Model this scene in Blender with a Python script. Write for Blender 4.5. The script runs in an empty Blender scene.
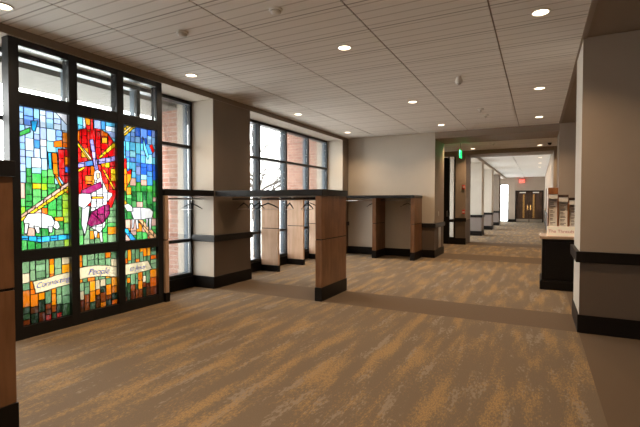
import bpy, bmesh, math, random
from mathutils import Vector, Matrix

S = bpy.context.scene
COL = S.collection
PI = math.pi

# ------------------------------------------------------------------ camera
cam_d = bpy.data.cameras.new('camera')
cam_d.sensor_width = 36.0
cam_d.lens = 426.0 / 640.0 * 36.0
cam_d.clip_start = 0.05
cam_d.clip_end = 300
cam = bpy.data.objects.new('camera', cam_d)
COL.objects.link(cam)
cam.location = (0, 0, 1.45)
cam.rotation_euler = (math.radians(90 - 1.5465), 0, math.radians(27.094))
S.camera = cam

# ------------------------------------------------------------------ world, exposure
SKY = 8.2
w = bpy.data.worlds.new('overcast_sky')
S.world = w
w.use_nodes = True
nt = w.node_tree
bg = nt.nodes['Background']
bg.inputs['Color'].default_value = (1.0, 0.985, 0.96, 1)
bg.inputs['Strength'].default_value = SKY
S.view_settings.view_transform = 'Standard'
S.view_settings.look = 'None'
S.view_settings.exposure = 0.5
S.view_settings.gamma = 1.0
S.view_settings.use_curve_mapping = False
S.cycles.use_denoising = True
S.cycles.max_bounces = 10
S.cycles.diffuse_bounces = 6
S.cycles.transparent_max_bounces = 16
S.cycles.sample_clamp_indirect = 8.0
S.cycles.caustics_reflective = False
S.cycles.caustics_refractive = False
LAMP_W = 13.0            # watts of one recessed downlight

def portal(name, loc, rot, sx, sy):
    l = bpy.data.lights.new(name, 'AREA')
    l.shape = 'RECTANGLE'; l.size = sx; l.size_y = sy
    l.cycles.is_portal = True
    o = bpy.data.objects.new(name, l)
    COL.objects.link(o)
    o.location = loc; o.rotation_euler = rot
portal('daylight_window', (-5.62, 3.45, 1.65), (0, -PI/2, 0), 3.0, 4.1)
portal('daylight_window', (-5.62, 8.58, 1.65), (0, -PI/2, 0), 3.0, 4.3)
portal('daylight_window', (-5.62, -1.6, 1.65), (0, -PI/2, 0), 3.0, 4.2)
portal('daylight_window', (-3.2, 22.6, 1.6), (0, -PI/2, 0), 3.0, 12.8)

# ------------------------------------------------------------------ materials
def mat(name):
    m = bpy.data.materials.new(name)
    m.use_nodes = True
    return m, m.node_tree, m.node_tree.nodes['Principled BSDF']

def N(nt, t, **kw):
    n = nt.nodes.new(t)
    for k, v in kw.items():
        if k in n.inputs:
            n.inputs[k].default_value = v
        else:
            setattr(n, k, v)
    return n

def simple(name, col, rough=0.6, metal=0.0, noise=0.06, nscale=8.0, bump=0.0, bscale=60.0, spec=0.5):
    m, nt, b = mat(name)
    b.inputs['Roughness'].default_value = rough
    b.inputs['Metallic'].default_value = metal
    b.inputs['Specular IOR Level'].default_value = spec
    tc = N(nt, 'ShaderNodeTexCoord')
    nz = N(nt, 'ShaderNodeTexNoise', Scale=nscale, Detail=4.0)
    nt.links.new(tc.outputs['Object'], nz.inputs['Vector'])
    mx = N(nt, 'ShaderNodeMix', data_type='RGBA')
    nt.links.new(nz.outputs['Fac'], mx.inputs['Factor'])
    mx.inputs['A'].default_value = tuple(c * (1 - noise) for c in col) + (1,)
    mx.inputs['B'].default_value = tuple(min(1, c * (1 + noise)) for c in col) + (1,)
    for i in mx.inputs:
        if i.type == 'RGBA':
            pass
    a = [i for i in mx.inputs if i.type == 'RGBA']
    a[0].default_value = tuple(c * (1 - noise) for c in col) + (1,)
    a[1].default_value = tuple(min(1, c * (1 + noise)) for c in col) + (1,)
    out = [o for o in mx.outputs if o.type == 'RGBA'][0]
    nt.links.new(out, b.inputs['Base Color'])
    if bump:
        n2 = N(nt, 'ShaderNodeTexNoise', Scale=bscale, Detail=3.0)
        nt.links.new(tc.outputs['Object'], n2.inputs['Vector'])
        bp = N(nt, 'ShaderNodeBump', Strength=bump, Distance=0.004)
        nt.links.new(n2.outputs['Fac'], bp.inputs['Height'])
        nt.links.new(bp.outputs['Normal'], b.inputs['Normal'])
    return m

def mixc(nt, fac, a, b):
    mx = N(nt, 'ShaderNodeMix', data_type='RGBA')
    ins = [i for i in mx.inputs if i.type == 'RGBA']
    for sock, v in ((ins[0], a), (ins[1], b)):
        if isinstance(v, tuple): sock.default_value = v + (1,) if len(v) == 3 else v
        else: nt.links.new(v, sock)
    if isinstance(fac, (int, float)): mx.inputs[0].default_value = fac
    else: nt.links.new(fac, mx.inputs[0])
    return [o for o in mx.outputs if o.type == 'RGBA'][0]

def math_(nt, op, a, b=None, clamp=False):
    n = N(nt, 'ShaderNodeMath', operation=op)
    n.use_clamp = clamp
    for i, v in enumerate((a, b)):
        if v is None: continue
        if isinstance(v, (int, float)): n.inputs[i].default_value = v
        else: nt.links.new(v, n.inputs[i])
    return n.outputs[0]

def mapped(nt, scale, loc=(0, 0, 0)):
    tc = N(nt, 'ShaderNodeTexCoord')
    mp = N(nt, 'ShaderNodeMapping')
    mp.inputs['Scale'].default_value = scale
    mp.inputs['Location'].default_value = loc
    nt.links.new(tc.outputs['Object'], mp.inputs['Vector'])
    return mp.outputs['Vector']

def noise(nt, vec, scale=1.0, detail=3.0, rough=0.5):
    n = N(nt, 'ShaderNodeTexNoise', Scale=scale, Detail=detail, Roughness=rough)
    nt.links.new(vec, n.inputs['Vector'])
    return n.outputs['Fac']

def ramp(nt, fac, lo, hi):
    n = N(nt, 'ShaderNodeMapRange')
    n.interpolation_type = 'SMOOTHSTEP'
    n.inputs['From Min'].default_value = lo
    n.inputs['From Max'].default_value = hi
    nt.links.new(fac, n.inputs['Value'])
    return n.outputs['Result']

def carpet_mat():
    m, nt, b = mat('patterned_carpet')
    b.inputs['Roughness'].default_value = 0.95
    b.inputs['Specular IOR Level'].default_value = 0.15
    big = noise(nt, mapped(nt, (6.5, 1.1, 1)), 1.0, 3.0)
    blot = noise(nt, mapped(nt, (70, 26, 1)), 1.0, 4.0, 0.7)
    s = math_(nt, 'ADD', math_(nt, 'MULTIPLY', big, 0.54), math_(nt, 'MULTIPLY', blot, 0.46))
    tan = ramp(nt, s, 0.495, 0.575)
    big2 = noise(nt, mapped(nt, (8, 1.3, 1), (7, 3, 0)), 1.0, 2.0)
    blot2 = noise(nt, mapped(nt, (50, 18, 1), (3, 9, 0)), 1.0, 3.0, 0.6)
    s2 = math_(nt, 'ADD', math_(nt, 'MULTIPLY', big2, 0.6), math_(nt, 'MULTIPLY', blot2, 0.4))
    pale = ramp(nt, s2, 0.555, 0.60)
    grain = noise(nt, mapped(nt, (260, 120, 1)), 1.0, 1.0)
    speck = ramp(nt, noise(nt, mapped(nt, (110, 45, 1), (1, 5, 0)), 1.0, 3.0, 0.7), 0.40, 0.56)
    tan = math_(nt, 'MULTIPLY', tan, math_(nt, 'ADD', 0.25, math_(nt, 'MULTIPLY', speck, 0.75)))
    base = mixc(nt, grain, (0.125, 0.095, 0.068), (0.215, 0.168, 0.124))
    tanc = mixc(nt, grain, (0.23, 0.15, 0.068), (0.47, 0.315, 0.15))
    palec = mixc(nt, grain, (0.20, 0.165, 0.13), (0.36, 0.305, 0.25))
    # fine ribs that run across the hall
    wv = N(nt, 'ShaderNodeTexWave', Scale=1.0)
    wv.bands_direction = 'X'
    nt.links.new(mapped(nt, (30, 1.0, 1)), wv.inputs['Vector'])
    c = mixc(nt, math_(nt, 'MULTIPLY', pale, 0.75), base, palec)
    c = mixc(nt, math_(nt, 'MULTIPLY', tan, 0.95), c, tanc)
    c = mixc(nt, math_(nt, 'MULTIPLY', wv.outputs['Fac'], 0.12), c, (0.09, 0.062, 0.042))
    nt.links.new(c, b.inputs['Base Color'])
    bp = N(nt, 'ShaderNodeBump', Strength=0.5, Distance=0.004)
    nt.links.new(grain, bp.inputs['Height'])
    nt.links.new(bp.outputs['Normal'], b.inputs['Normal'])
    return m

def plain_carpet_mat():
    m, nt, b = mat('plain_carpet')
    b.inputs['Roughness'].default_value = 0.95
    b.inputs['Specular IOR Level'].default_value = 0.15
    grain = noise(nt, mapped(nt, (220, 220, 1)), 1.0, 1.0)
    c = mixc(nt, grain, (0.095, 0.068, 0.047), (0.165, 0.12, 0.086))
    nt.links.new(c, b.inputs['Base Color'])
    bp = N(nt, 'ShaderNodeBump', Strength=0.4, Distance=0.003)
    nt.links.new(grain, bp.inputs['Height'])
    nt.links.new(bp.outputs['Normal'], b.inputs['Normal'])
    return m

def ceiling_mat():
    m, nt, b = mat('wood_look_ceiling_tile')
    b.inputs['Roughness'].default_value = 0.7
    b.inputs['Specular IOR Level'].default_value = 0.25
    tc = N(nt, 'ShaderNodeTexCoord')
    sp = N(nt, 'ShaderNodeSeparateXYZ')
    nt.links.new(tc.outputs['Object'], sp.inputs[0])
    def groove(period, width, phase=0.0):
        f = math_(nt, 'FRACT', math_(nt, 'ADD', math_(nt, 'MULTIPLY', sp.outputs['Y'], 1 / period), phase + 50))
        d = math_(nt, 'ABSOLUTE', math_(nt, 'SUBTRACT', f, 0.5))
        return ramp(nt, d, 0.5 - width / period, 0.5)
    g1 = groove(0.1525, 0.016)
    g2 = groove(0.61, 0.014, 0.1)
    grain = noise(nt, mapped(nt, (3, 60, 1)), 1.0, 3.0)
    streak = noise(nt, mapped(nt, (1.2, 7, 1)), 1.0, 2.0)
    c = mixc(nt, grain, (0.78, 0.74, 0.70), (0.87, 0.84, 0.80))
    c = mixc(nt, math_(nt, 'MULTIPLY', streak, 0.35), c, (0.70, 0.655, 0.61))
    c = mixc(nt, math_(nt, 'MULTIPLY', g1, 0.5), c, (0.28, 0.23, 0.19))
    c = mixc(nt, math_(nt, 'MULTIPLY', g2, 0.75), c, (0.13, 0.10, 0.08))
    nt.links.new(c, b.inputs['Base Color'])
    return m

def wood_mat(name, c1, c2, rough=0.35, scale=(14, 14, 1.6)):
    m, nt, b = mat(name)
    b.inputs['Roughness'].default_value = rough
    b.inputs['Specular IOR Level'].default_value = 0.35
    n1 = noise(nt, mapped(nt, scale), 1.0, 5.0, 0.6)
    n2 = noise(nt, mapped(nt, (3, 3, 2.5)), 1.0, 3.0)
    s = math_(nt, 'ADD', math_(nt, 'MULTIPLY', n1, 0.6), math_(nt, 'MULTIPLY', n2, 0.4))
    c = mixc(nt, ramp(nt, s, 0.38, 0.62), c1, c2)
    nt.links.new(c, b.inputs['Base Color'])
    return m

def brick_mat():
    m, nt, b = mat('red_brick')
    b.inputs['Roughness'].default_value = 0.9
    tc = N(nt, 'ShaderNodeTexCoord')
    sp = N(nt, 'ShaderNodeSeparateXYZ')
    nt.links.new(tc.outputs['Object'], sp.inputs[0])
    cb = N(nt, 'ShaderNodeCombineXYZ')
    nt.links.new(math_(nt, 'ADD', sp.outputs['X'], sp.outputs['Y']), cb.inputs['X'])
    nt.links.new(sp.outputs['Z'], cb.inputs['Y'])
    br = N(nt, 'ShaderNodeTexBrick', Scale=1.0)
    br.inputs['Brick Width'].default_value = 0.215
    br.inputs['Row Height'].default_value = 0.082
    br.inputs['Mortar Size'].default_value = 0.007
    br.inputs['Color1'].default_value = (0.30, 0.125, 0.085, 1)
    br.inputs['Color2'].default_value = (0.42, 0.22, 0.165, 1)
    br.inputs['Mortar'].default_value = (0.42, 0.37, 0.33, 1)
    nt.links.new(cb.outputs[0], br.inputs['Vector'])
    nt.links.new(br.outputs['Color'], b.inputs['Base Color'])
    return m

def clear_glass():
    m = bpy.data.materials.new('clear_glass'); m.use_nodes = True
    nt = m.node_tree
    nt.nodes.remove(nt.nodes['Principled BSDF'])
    out = nt.nodes['Material Output']
    tr = N(nt, 'ShaderNodeBsdfTransparent'); tr.inputs[0].default_value = (0.96, 0.98, 0.98, 1)
    gl = N(nt, 'ShaderNodeBsdfGlossy'); gl.inputs['Roughness'].default_value = 0.02
    fr = N(nt, 'ShaderNodeFresnel'); fr.inputs['IOR'].default_value = 1.45
    mx = N(nt, 'ShaderNodeMixShader')
    nt.links.new(math_(nt, 'MULTIPLY', fr.outputs[0], 0.7), mx.inputs[0])
    nt.links.new(tr.outputs[0], mx.inputs[1]); nt.links.new(gl.outputs[0], mx.inputs[2])
    nt.links.new(mx.outputs[0], out.inputs['Surface'])
    return m

def stained_mat():
    m = bpy.data.materials.new('stained_glass'); m.use_nodes = True
    nt = m.node_tree
    nt.nodes.remove(nt.nodes['Principled BSDF'])
    out = nt.nodes['Material Output']
    at = N(nt, 'ShaderNodeAttribute', attribute_name='glass_colour')
    n = noise(nt, mapped(nt, (1, 22, 9)), 1.0, 4.0, 0.6)
    col = mixc(nt, math_(nt, 'MULTIPLY', ramp(nt, n, 0.45, 0.75), 0.12), at.outputs['Color'], (0.9, 0.95, 0.95))
    col = mixc(nt, 0.58, col, (0, 0, 0))
    tl = N(nt, 'ShaderNodeBsdfTranslucent'); nt.links.new(col, tl.inputs[0])
    tp = N(nt, 'ShaderNodeBsdfTransparent'); nt.links.new(at.outputs['Color'], tp.inputs[0])
    gl = N(nt, 'ShaderNodeBsdfGlossy'); gl.inputs['Roughness'].default_value = 0.12
    mx = N(nt, 'ShaderNodeMixShader'); mx.inputs[0].default_value = 0.10
    nt.links.new(tl.outputs[0], mx.inputs[1]); nt.links.new(tp.outputs[0], mx.inputs[2])
    m2 = N(nt, 'ShaderNodeMixShader'); m2.inputs[0].default_value = 0.03
    nt.links.new(mx.outputs[0], m2.inputs[1]); nt.links.new(gl.outputs[0], m2.inputs[2])
    nt.links.new(m2.outputs[0], out.inputs['Surface'])
    return m

def emit(name, col, strength):
    m, nt, b = mat(name)
    b.inputs['Base Color'].default_value = col + (1,)
    b.inputs['Emission Color'].default_value = col + (1,)
    b.inputs['Emission Strength'].default_value = strength
    return m

def lamp_lens():
    m = bpy.data.materials.new('glowing_frosted_lens'); m.use_nodes = True
    nt = m.node_tree
    nt.nodes.remove(nt.nodes['Principled BSDF'])
    tp = N(nt, 'ShaderNodeBsdfTransparent')
    em = N(nt, 'ShaderNodeEmission'); em.inputs[0].default_value = (1, .80, .58, 1); em.inputs[1].default_value = 1.25
    ad = N(nt, 'ShaderNodeAddShader')
    nt.links.new(tp.outputs[0], ad.inputs[0]); nt.links.new(em.outputs[0], ad.inputs[1])
    nt.links.new(ad.outputs[0], nt.nodes['Material Output'].inputs['Surface'])
    return m

def glass_paint():
    m = bpy.data.materials.new('blue_glass_paint'); m.use_nodes = True
    nt = m.node_tree
    nt.nodes.remove(nt.nodes['Principled BSDF'])
    tl = N(nt, 'ShaderNodeBsdfTranslucent')
    c = mixc(nt, noise(nt, mapped(nt, (9, 9, 9)), 1.0, 2.0), (0.05, 0.09, 0.62), (0.09, 0.15, 0.75))
    nt.links.new(c, tl.inputs[0])
    nt.links.new(tl.outputs[0], nt.nodes['Material Output'].inputs['Surface'])
    return m

M = dict(
    carpet=carpet_mat(), carpet_plain=plain_carpet_mat(), ceil=ceiling_mat(),
    wall=simple('warm_grey_wall_paint', (0.53, 0.475, 0.405), 0.75, nscale=3, bump=0.15, bscale=180),
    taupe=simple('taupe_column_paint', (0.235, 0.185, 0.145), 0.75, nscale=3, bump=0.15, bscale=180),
    tan_wall=simple('tan_column_paint', (0.34, 0.272, 0.215), 0.75, nscale=3, bump=0.15, bscale=180),
    mauve=simple('mauve_wainscot_paint', (0.21, 0.17, 0.15), 0.7, nscale=3),
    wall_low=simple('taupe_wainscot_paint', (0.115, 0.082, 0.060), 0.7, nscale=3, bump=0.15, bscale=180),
    soffit=simple('pale_soffit_paint', (0.62, 0.58, 0.52), 0.75),
    brown=simple('brown_beam_paint', (0.27, 0.205, 0.155), 0.6, nscale=2),
    dark_ceil=simple('brown_ceiling_paint', (0.24, 0.175, 0.125), 0.7, nscale=2),
    white_ceil=simple('white_ceiling', (0.80, 0.80, 0.78), 0.8),
    black=simple('black_stained_wood', (0.008, 0.006, 0.005), 0.45, nscale=20, noise=0.2, spec=0.18),
    slab=simple('charcoal_laminate', (0.014, 0.013, 0.014), 0.36, nscale=20, spec=0.3),
    frame=simple('dark_bronze_metal', (0.012, 0.013, 0.015), 0.36, metal=0.3, nscale=15),
    extframe=simple('sky_tinted_frame_metal', (0.09, 0.12, 0.15), 0.4, metal=0.5, nscale=15),  # dark frame metal with the blue of the reflected sky put into its colour
    lead=simple('lead_came', (0.02, 0.02, 0.02), 0.5, metal=0.4),
    wood=wood_mat('figured_maple_veneer', (0.135, 0.062, 0.027), (0.215, 0.105, 0.05)),
    pale_wood=wood_mat('pale_maple_veneer', (0.55, 0.36, 0.24), (0.66, 0.46, 0.33)),
    dwood=wood_mat('dark_walnut', (0.035, 0.018, 0.010), (0.075, 0.036, 0.018)),
    owood=wood_mat('orange_wood', (0.22, 0.08, 0.025), (0.34, 0.14, 0.05)),
    steel=simple('brushed_steel', (0.55, 0.52, 0.48), 0.28, metal=1.0, nscale=20),
    chrome=simple('chrome', (0.8, 0.8, 0.8), 0.12, metal=1.0),
    brass=simple('brass', (0.75, 0.50, 0.20), 0.25, metal=1.0),
    white=simple('white_plastic', (0.72, 0.70, 0.66), 0.45),
    brick=brick_mat(), glass=clear_glass(), stained=stained_mat(),
    concrete=simple('pale_concrete', (0.64, 0.63, 0.61), 0.9, nscale=1.0),
    canopy=simple('pale_canopy_soffit', (0.20, 0.19, 0.175), 0.8),
    bark=simple('grey_bark', (0.06, 0.05, 0.045), 0.9),
    red=simple('red_plastic', (0.55, 0.03, 0.02), 0.4),
    red_sign=simple('red_sign_face', (0.75, 0.10, 0.10), 0.5),
    stone=simple('pale_stone_counter', (0.50, 0.36, 0.25), 0.2, nscale=60, noise=0.2),
    paper=simple('cream_paper', (0.78, 0.74, 0.68), 0.8),
    ink=simple('grey_ink', (0.14, 0.11, 0.10), 0.8),
    red_ink=simple('red_ink', (0.50, 0.20, 0.14), 0.8),
    blue_ink=glass_paint(),
    lamp=lamp_lens(),
    exit_green=emit('exit_green_glow', (0.02, 1.0, 0.25), 1.2),
    exit_red=emit('exit_red_glow', (1.0, 0.06, 0.04), 2.5),
    sign_glow=emit('backlit_sign_face', (0.9, 0.78, 0.60), 0.2),
    smoked=simple('smoked_dome', (0.03, 0.03, 0.03), 0.1),
)

# ------------------------------------------------------------------ mesh helpers
class MB:
    def __init__(self):
        self.bm = bmesh.new(); self.mats = []
    def mi(self, m):
        if m not in self.mats: self.mats.append(m)
        return self.mats.index(m)
    def _tag(self, geom, m):
        i = self.mi(m)
        for f in geom: f.material_index = i
    def box(self, x0, x1, y0, y1, z0, z1, m=None, bev=0.0):
        r = bmesh.ops.create_cube(self.bm, size=1)
        vs = r['verts']
        for v in vs:
            v.co = Vector(((x0 + x1) / 2 + v.co.x * (x1 - x0), (y0 + y1) / 2 + v.co.y * (y1 - y0), (z0 + z1) / 2 + v.co.z * (z1 - z0)))
        fs = set(f for v in vs for f in v.link_faces)
        self._tag(fs, m)
        if bev:
            es = list(set(e for v in vs for e in v.link_edges))
            rr = bmesh.ops.bevel(self.bm, geom=es, offset=bev, segments=2, affect='EDGES', profile=0.5, clamp_overlap=True)
            self._tag(rr['faces'], m)
        return self
    def cyl(self, p, q, r0, r1=None, m=None, seg=16, caps=True):
        r1 = r0 if r1 is None else r1
        p, q = Vector(p), Vector(q)
        d = q - p
        rot = d.to_track_quat('Z', 'Y').to_matrix().to_4x4()
        mt = Matrix.Translation((p + q) / 2) @ rot
        r = bmesh.ops.create_cone(self.bm, cap_ends=caps, segments=seg, radius1=r0, radius2=max(r1, 1e-5), depth=d.length, matrix=mt)
        fs = set(f for v in r['verts'] for f in v.link_faces)
        self._tag(fs, m)
        return self
    def lathe(self, c, prof, m=None, seg=24, ring=False):
        cx, cy, cz = c
        rings = []
        for r, z in prof:
            rings.append([self.bm.verts.new((cx + r * math.cos(2 * PI * k / seg), cy + r * math.sin(2 * PI * k / seg), cz + z)) for k in range(seg)])
        fs = []
        for a, b in zip(rings, rings[1:] + (rings[:1] if ring else [])):
            for k in range(seg):
                fs.append(self.bm.faces.new((a[k], a[(k + 1) % seg], b[(k + 1) % seg], b[k])))
        if not ring: fs.append(self.bm.faces.new(rings[-1]))
        if not ring: fs.append(self.bm.faces.new(rings[0][::-1]))
        self._tag(fs, m)
        return self
    def tube(self, pts, r, m=None, seg=8, closed=False):
        pts = [Vector(p) for p in pts]
        n = len(pts)
        rings = []
        for i, p in enumerate(pts):
            if closed:
                t = (pts[(i + 1) % n] - pts[i - 1]).normalized()
            else:
                t = (pts[min(i + 1, n - 1)] - pts[max(i - 1, 0)]).normalized()
            up = Vector((1, 0, 0)) if abs(t.x) < 0.9 else Vector((0, 0, 1))
            a = t.cross(up).normalized(); b = t.cross(a)
            rr = r[i] if isinstance(r, (list, tuple)) else r
            rings.append([self.bm.verts.new(p + a * rr * math.cos(2 * PI * k / seg) + b * rr * math.sin(2 * PI * k / seg)) for k in range(seg)])
        fs = []
        rng = range(n) if closed else range(n - 1)
        for i in rng:
            A, B = rings[i], rings[(i + 1) % n]
            for k in range(seg):
                fs.append(self.bm.faces.new((A[k], A[(k + 1) % seg], B[(k + 1) % seg], B[k])))
        if not closed:
            fs.append(self.bm.faces.new(rings[0][::-1])); fs.append(self.bm.faces.new(rings[-1]))
        self._tag(fs, m)
        return self
    def build(self, name, m=None, parent=None, smooth=False):
        me = bpy.data.meshes.new(name)
        bmesh.ops.recalc_face_normals(self.bm, faces=self.bm.faces)
        self.bm.to_mesh(me); self.bm.free()
        ms = self.mats if any(x is not None for x in self.mats) else [m]
        for x in ms: me.materials.append(x if x is not None else m)
        if smooth:
            for p in me.polygons: p.use_smooth = True
        o = bpy.data.objects.new(name, me)
        COL.objects.link(o)
        if parent is not None:
            o.parent = parent
            pm = Matrix.Identity(4); q = parent
            while q is not None:
                pm = Matrix.LocRotScale(q.location, q.rotation_euler, q.scale) @ pm; q = q.parent
            me.transform(pm.inverted())
        return o

def tag(o, label, cat, group=None, kind=None):
    o['label'] = label; o['category'] = cat
    if group: o['group'] = group
    if kind: o['kind'] = kind
    return o
def thing(name, label, cat, loc=(0, 0, 0), group=None):
    o = bpy.data.objects.new(name, None); COL.objects.link(o)
    o.empty_display_size = 0.1
    o.location = loc
    return tag(o, label, cat, group)
def struct(o):
    o['kind'] = 'structure'; return o
def sbox(name, m, *boxes, bev=0.0, parent=None):
    b = MB()
    for bx in boxes: b.box(*bx, bev=bev)
    o = b.build(name, m, parent)
    if parent is None: struct(o)
    return o
def copy_tree(o, loc=None, rot=None, parent=None):
    c = o.copy(); COL.objects.link(c)
    if parent is not None: c.parent = parent
    if loc is not None: c.location = loc
    if rot is not None: c.rotation_euler = rot
    for ch in list(o.children): copy_tree(ch, parent=c)
    return c

def text_mesh(body, size, m, name, parent, matrix, extrude=0.0008, shear=0.0, align='CENTER', spacing=1.0):
    cu = bpy.data.curves.new(name, 'FONT')
    cu.body = body; cu.size = size; cu.extrude = extrude; cu.shear = shear
    cu.align_x = align; cu.align_y = 'CENTER'; cu.space_character = spacing
    cu.resolution_u = 3
    tmp = bpy.data.objects.new('tmp_text', cu); COL.objects.link(tmp)
    bpy.context.view_layer.update()
    dg = bpy.context.evaluated_depsgraph_get()
    me = bpy.data.meshes.new_from_object(tmp.evaluated_get(dg))
    bpy.data.objects.remove(tmp)
    me.name = name
    me.materials.clear(); me.materials.append(m)
    o = bpy.data.objects.new(name, me); COL.objects.link(o)
    pm = Matrix.Identity(4); q = parent
    while q is not None:
        pm = Matrix.LocRotScale(q.location, q.rotation_euler, q.scale) @ pm; q = q.parent
    me.transform(pm.inverted() @ matrix)
    o.parent = parent
    return o

# ------------------------------------------------------------------ levels
CZ = 3.24            # ceiling
SZ = 3.15            # underside of the recess over the windows
XW, XG = -4.80, -5.27  # wall face, window plane
XR = 0.42            # line of the columns on the other side

# ---- floor
f = MB()
x0, x1 = -5.6, 6.5
def fl(xa, xb, ya, yb, m): f.box(xa, xb, ya, yb, -0.1, 0.0, m)
for ya, yb in ((-5.2, 0.55), (1.43, 5.5), (6.34, 11.15), (12.35, 15.1), (16.3, 34.2)):
    fl(x0 if ya < 12 else -3.6, XR, ya, yb, M['carpet'])
for ya, yb in ((0.55, 1.43), (5.5, 6.34), (11.15, 12.35), (15.1, 16.3)):
    fl(x0 if ya < 10 else -3.6, XR, ya, yb, M['carpet_plain'])
fl(XR, x1, -5.2, 34.2, M['carpet_plain'])
struct(f.build('floor'))

# ---- ceilings
c = MB()
seams = [-4.80, -3.94, -2.78, -1.58, -0.42, 0.40]
for a, b2 in zip(seams, seams[1:]):
    c.box(a + (0.008 if a > -4.7 else 0), b2 - (0.008 if b2 < 0.3 else 0), -5.2, 11.15, CZ, CZ + 0.011, M['ceil'])
c.box(-4.80, 0.40, -5.2, 11.15, CZ + 0.012, CZ + 0.06, M['brown'])
c.box(XR + 0.03, 6.5, -5.2, 11.15, CZ, CZ + 0.06, M['dark_ceil'])
c.box(-3.6, 2.6, 12.35, 15.1, 3.18, 3.26, M['ceil'])
for a, b2 in ((-2.1, -0.9), (-0.9, 0.42)):
    c.box(a + 0.01, b2 - 0.01, 16.3, 34.0, CZ, CZ + 0.03, M['white_ceil'])
c.box(-2.15, XR, 16.3, 34.0, CZ + 0.035, CZ + 0.06, M['frame'])
struct(c.build('ceiling'))
sbox('trim_1', M['brown'], (0.401, 0.449, -5.2, 11.149, CZ - 0.012, CZ + 0.05))

# ---- left wall: header band, columns, low walls under the windows
wl = MB()
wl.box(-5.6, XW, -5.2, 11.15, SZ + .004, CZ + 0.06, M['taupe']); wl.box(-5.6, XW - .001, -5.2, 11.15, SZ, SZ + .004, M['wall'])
for ya, yb in ((0.55, 1.43), (5.5, 6.52), (10.75, 11.15), (-5.2, -4.4)):
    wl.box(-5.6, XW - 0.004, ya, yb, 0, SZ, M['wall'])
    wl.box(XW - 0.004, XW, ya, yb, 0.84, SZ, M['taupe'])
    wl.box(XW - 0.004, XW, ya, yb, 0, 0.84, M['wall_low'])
struct(wl.build('wall_left'))
# column trim: chair rail and base
t = MB()
for ya, yb in ((0.55, 1.43), (5.5, 6.52)):
    t.box(XG - 0.02, XW + 0.035, ya - 0.035, yb + 0.035, 0.785, 0.895, bev=0.006)
t.box(XG + 0.0, XW + 0.035, 10.715, 11.145, 0.785, 0.895, bev=0.006)
struct(t.build('trim_2', M['slab']))
t = MB()
for ya, yb in ((0.55, 1.43), (5.5, 6.52), (10.75, 11.13)):
    t.box(XG - 0.02, XW + 0.014, ya - 0.014, yb + 0.014, 0, 0.2, bev=0.005)
struct(t.build('baseboard_left', M['black']))

# ---- windows in the left wall
def window(i, ya, yb, mull, low=0.19):
    fr = MB()
    def bar(y0, y1, z0, z1):
        fr.box(XG - 0.06, XG + 0.01, y0, y1, z0, z1, M['frame'], bev=0.003)
        fr.box(XG - 0.15, XG - 0.062, y0 + 0.004, y1 - 0.004, z0 + 0.004, z1 - 0.004, M['extframe'])
    bar(ya, ya + 0.05, low, SZ); bar(yb - 0.05, yb, low, SZ)
    bar(ya + 0.05, yb - 0.05, SZ - 0.055, SZ); bar(ya + 0.05, yb - 0.05, low, low + 0.06)
    for y in mull: bar(y - 0.028, y + 0.028, low + 0.06, SZ - 0.055)
    cuts = [ya + 0.05] + [v for y in mull for v in (y - 0.028, y + 0.028)] + [yb - 0.05]
    for a, b2 in zip(cuts[::2], cuts[1::2]):
        for z in (0.80, 2.38):
            fr.box(XG - 0.06, XG + 0.008, a, b2, z - 0.026, z + 0.026, M['frame'])
            fr.box(XG - 0.12, XG - 0.062, a, b2, z - 0.022, z + 0.022, M['extframe'])
    o = struct(fr.build('window_%d' % i))
    for a, b2 in zip(cuts[::2], cuts[1::2]):
        for z0, z1 in ((low + 0.06, 0.774), (0.826, 2.354), (2.406, SZ - 0.055)):
            g = MB().box(XG - 0.042, XG - 0.034, a + 0.001, b2 - 0.001, z0 + 0.001, z1 - 0.001)
            g.build('pane', M['glass'], o)
    s = MB().box(-5.6, XG + 0.05, ya + 0.001, yb - 0.001, 0, low, bev=0.004)
    s.build('sill', M['black'], o)
    return o
window(1, 1.43, 5.5, (2.35, 3.38, 4.41))
window(2, 6.52, 10.75, (7.48, 8.56, 9.64))
window(3, -4.4, 0.55, (-3.4, -2.4, -1.4, -0.4))

# ---- far wall of the hall with the thick pier end
b = MB()
b.box(-5.6, -2.38, 11.15, 12.35, 0.84, CZ + 0.06, M['wall'])
b.box(-5.6, -2.75, 11.15, 12.35, 0, 0.84, M['wall'])
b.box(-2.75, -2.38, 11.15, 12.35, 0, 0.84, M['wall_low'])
struct(b.build('wall_far'))
sbox('trim_3', M['slab'], (-2.70, -2.345, 11.115, 11.149, 0.785, 0.895), (-2.379, -2.345, 11.15, 12.38, 0.785, 0.895))
sbox('baseboard_far', M['black'], (-4.79, -2.366, 11.136, 11.149, 0, 0.2), (-2.379, -2.366, 11.15, 12.36, 0, 0.2))

# ---- right hand side: columns / wall stubs
b = MB()
b.box(XR, 3.2, 5.504, 6.34, 0, CZ + 0.06, M['wall'])
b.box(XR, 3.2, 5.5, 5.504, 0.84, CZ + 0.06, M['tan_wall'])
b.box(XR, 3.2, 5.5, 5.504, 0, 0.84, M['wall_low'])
struct(b.build('wall_right'))
b = MB()
for ya, yb, xb in ((11.15, 12.35, 3.2), (15.1, 16.3, 3.2), (16.3, 34.0, 0.9)):
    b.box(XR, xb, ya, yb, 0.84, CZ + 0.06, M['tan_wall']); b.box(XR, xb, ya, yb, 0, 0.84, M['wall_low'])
struct(b.build('wall_right_corridor'))
sbox('trim_4', M['black'], (XR - 0.04, 3.2, 5.46, 5.499, 0.785, 0.905), (XR - 0.04, XR - 0.001, 5.5, 6.38, 0.785, 0.905), bev=0.006)
sbox('baseboard_right', M['black'], (XR - 0.016, 3.2, 5.484, 5.499, 0, 0.2), (XR - 0.016, XR - 0.001, 5.5, 6.35, 0, 0.2), bev=0.004)
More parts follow.
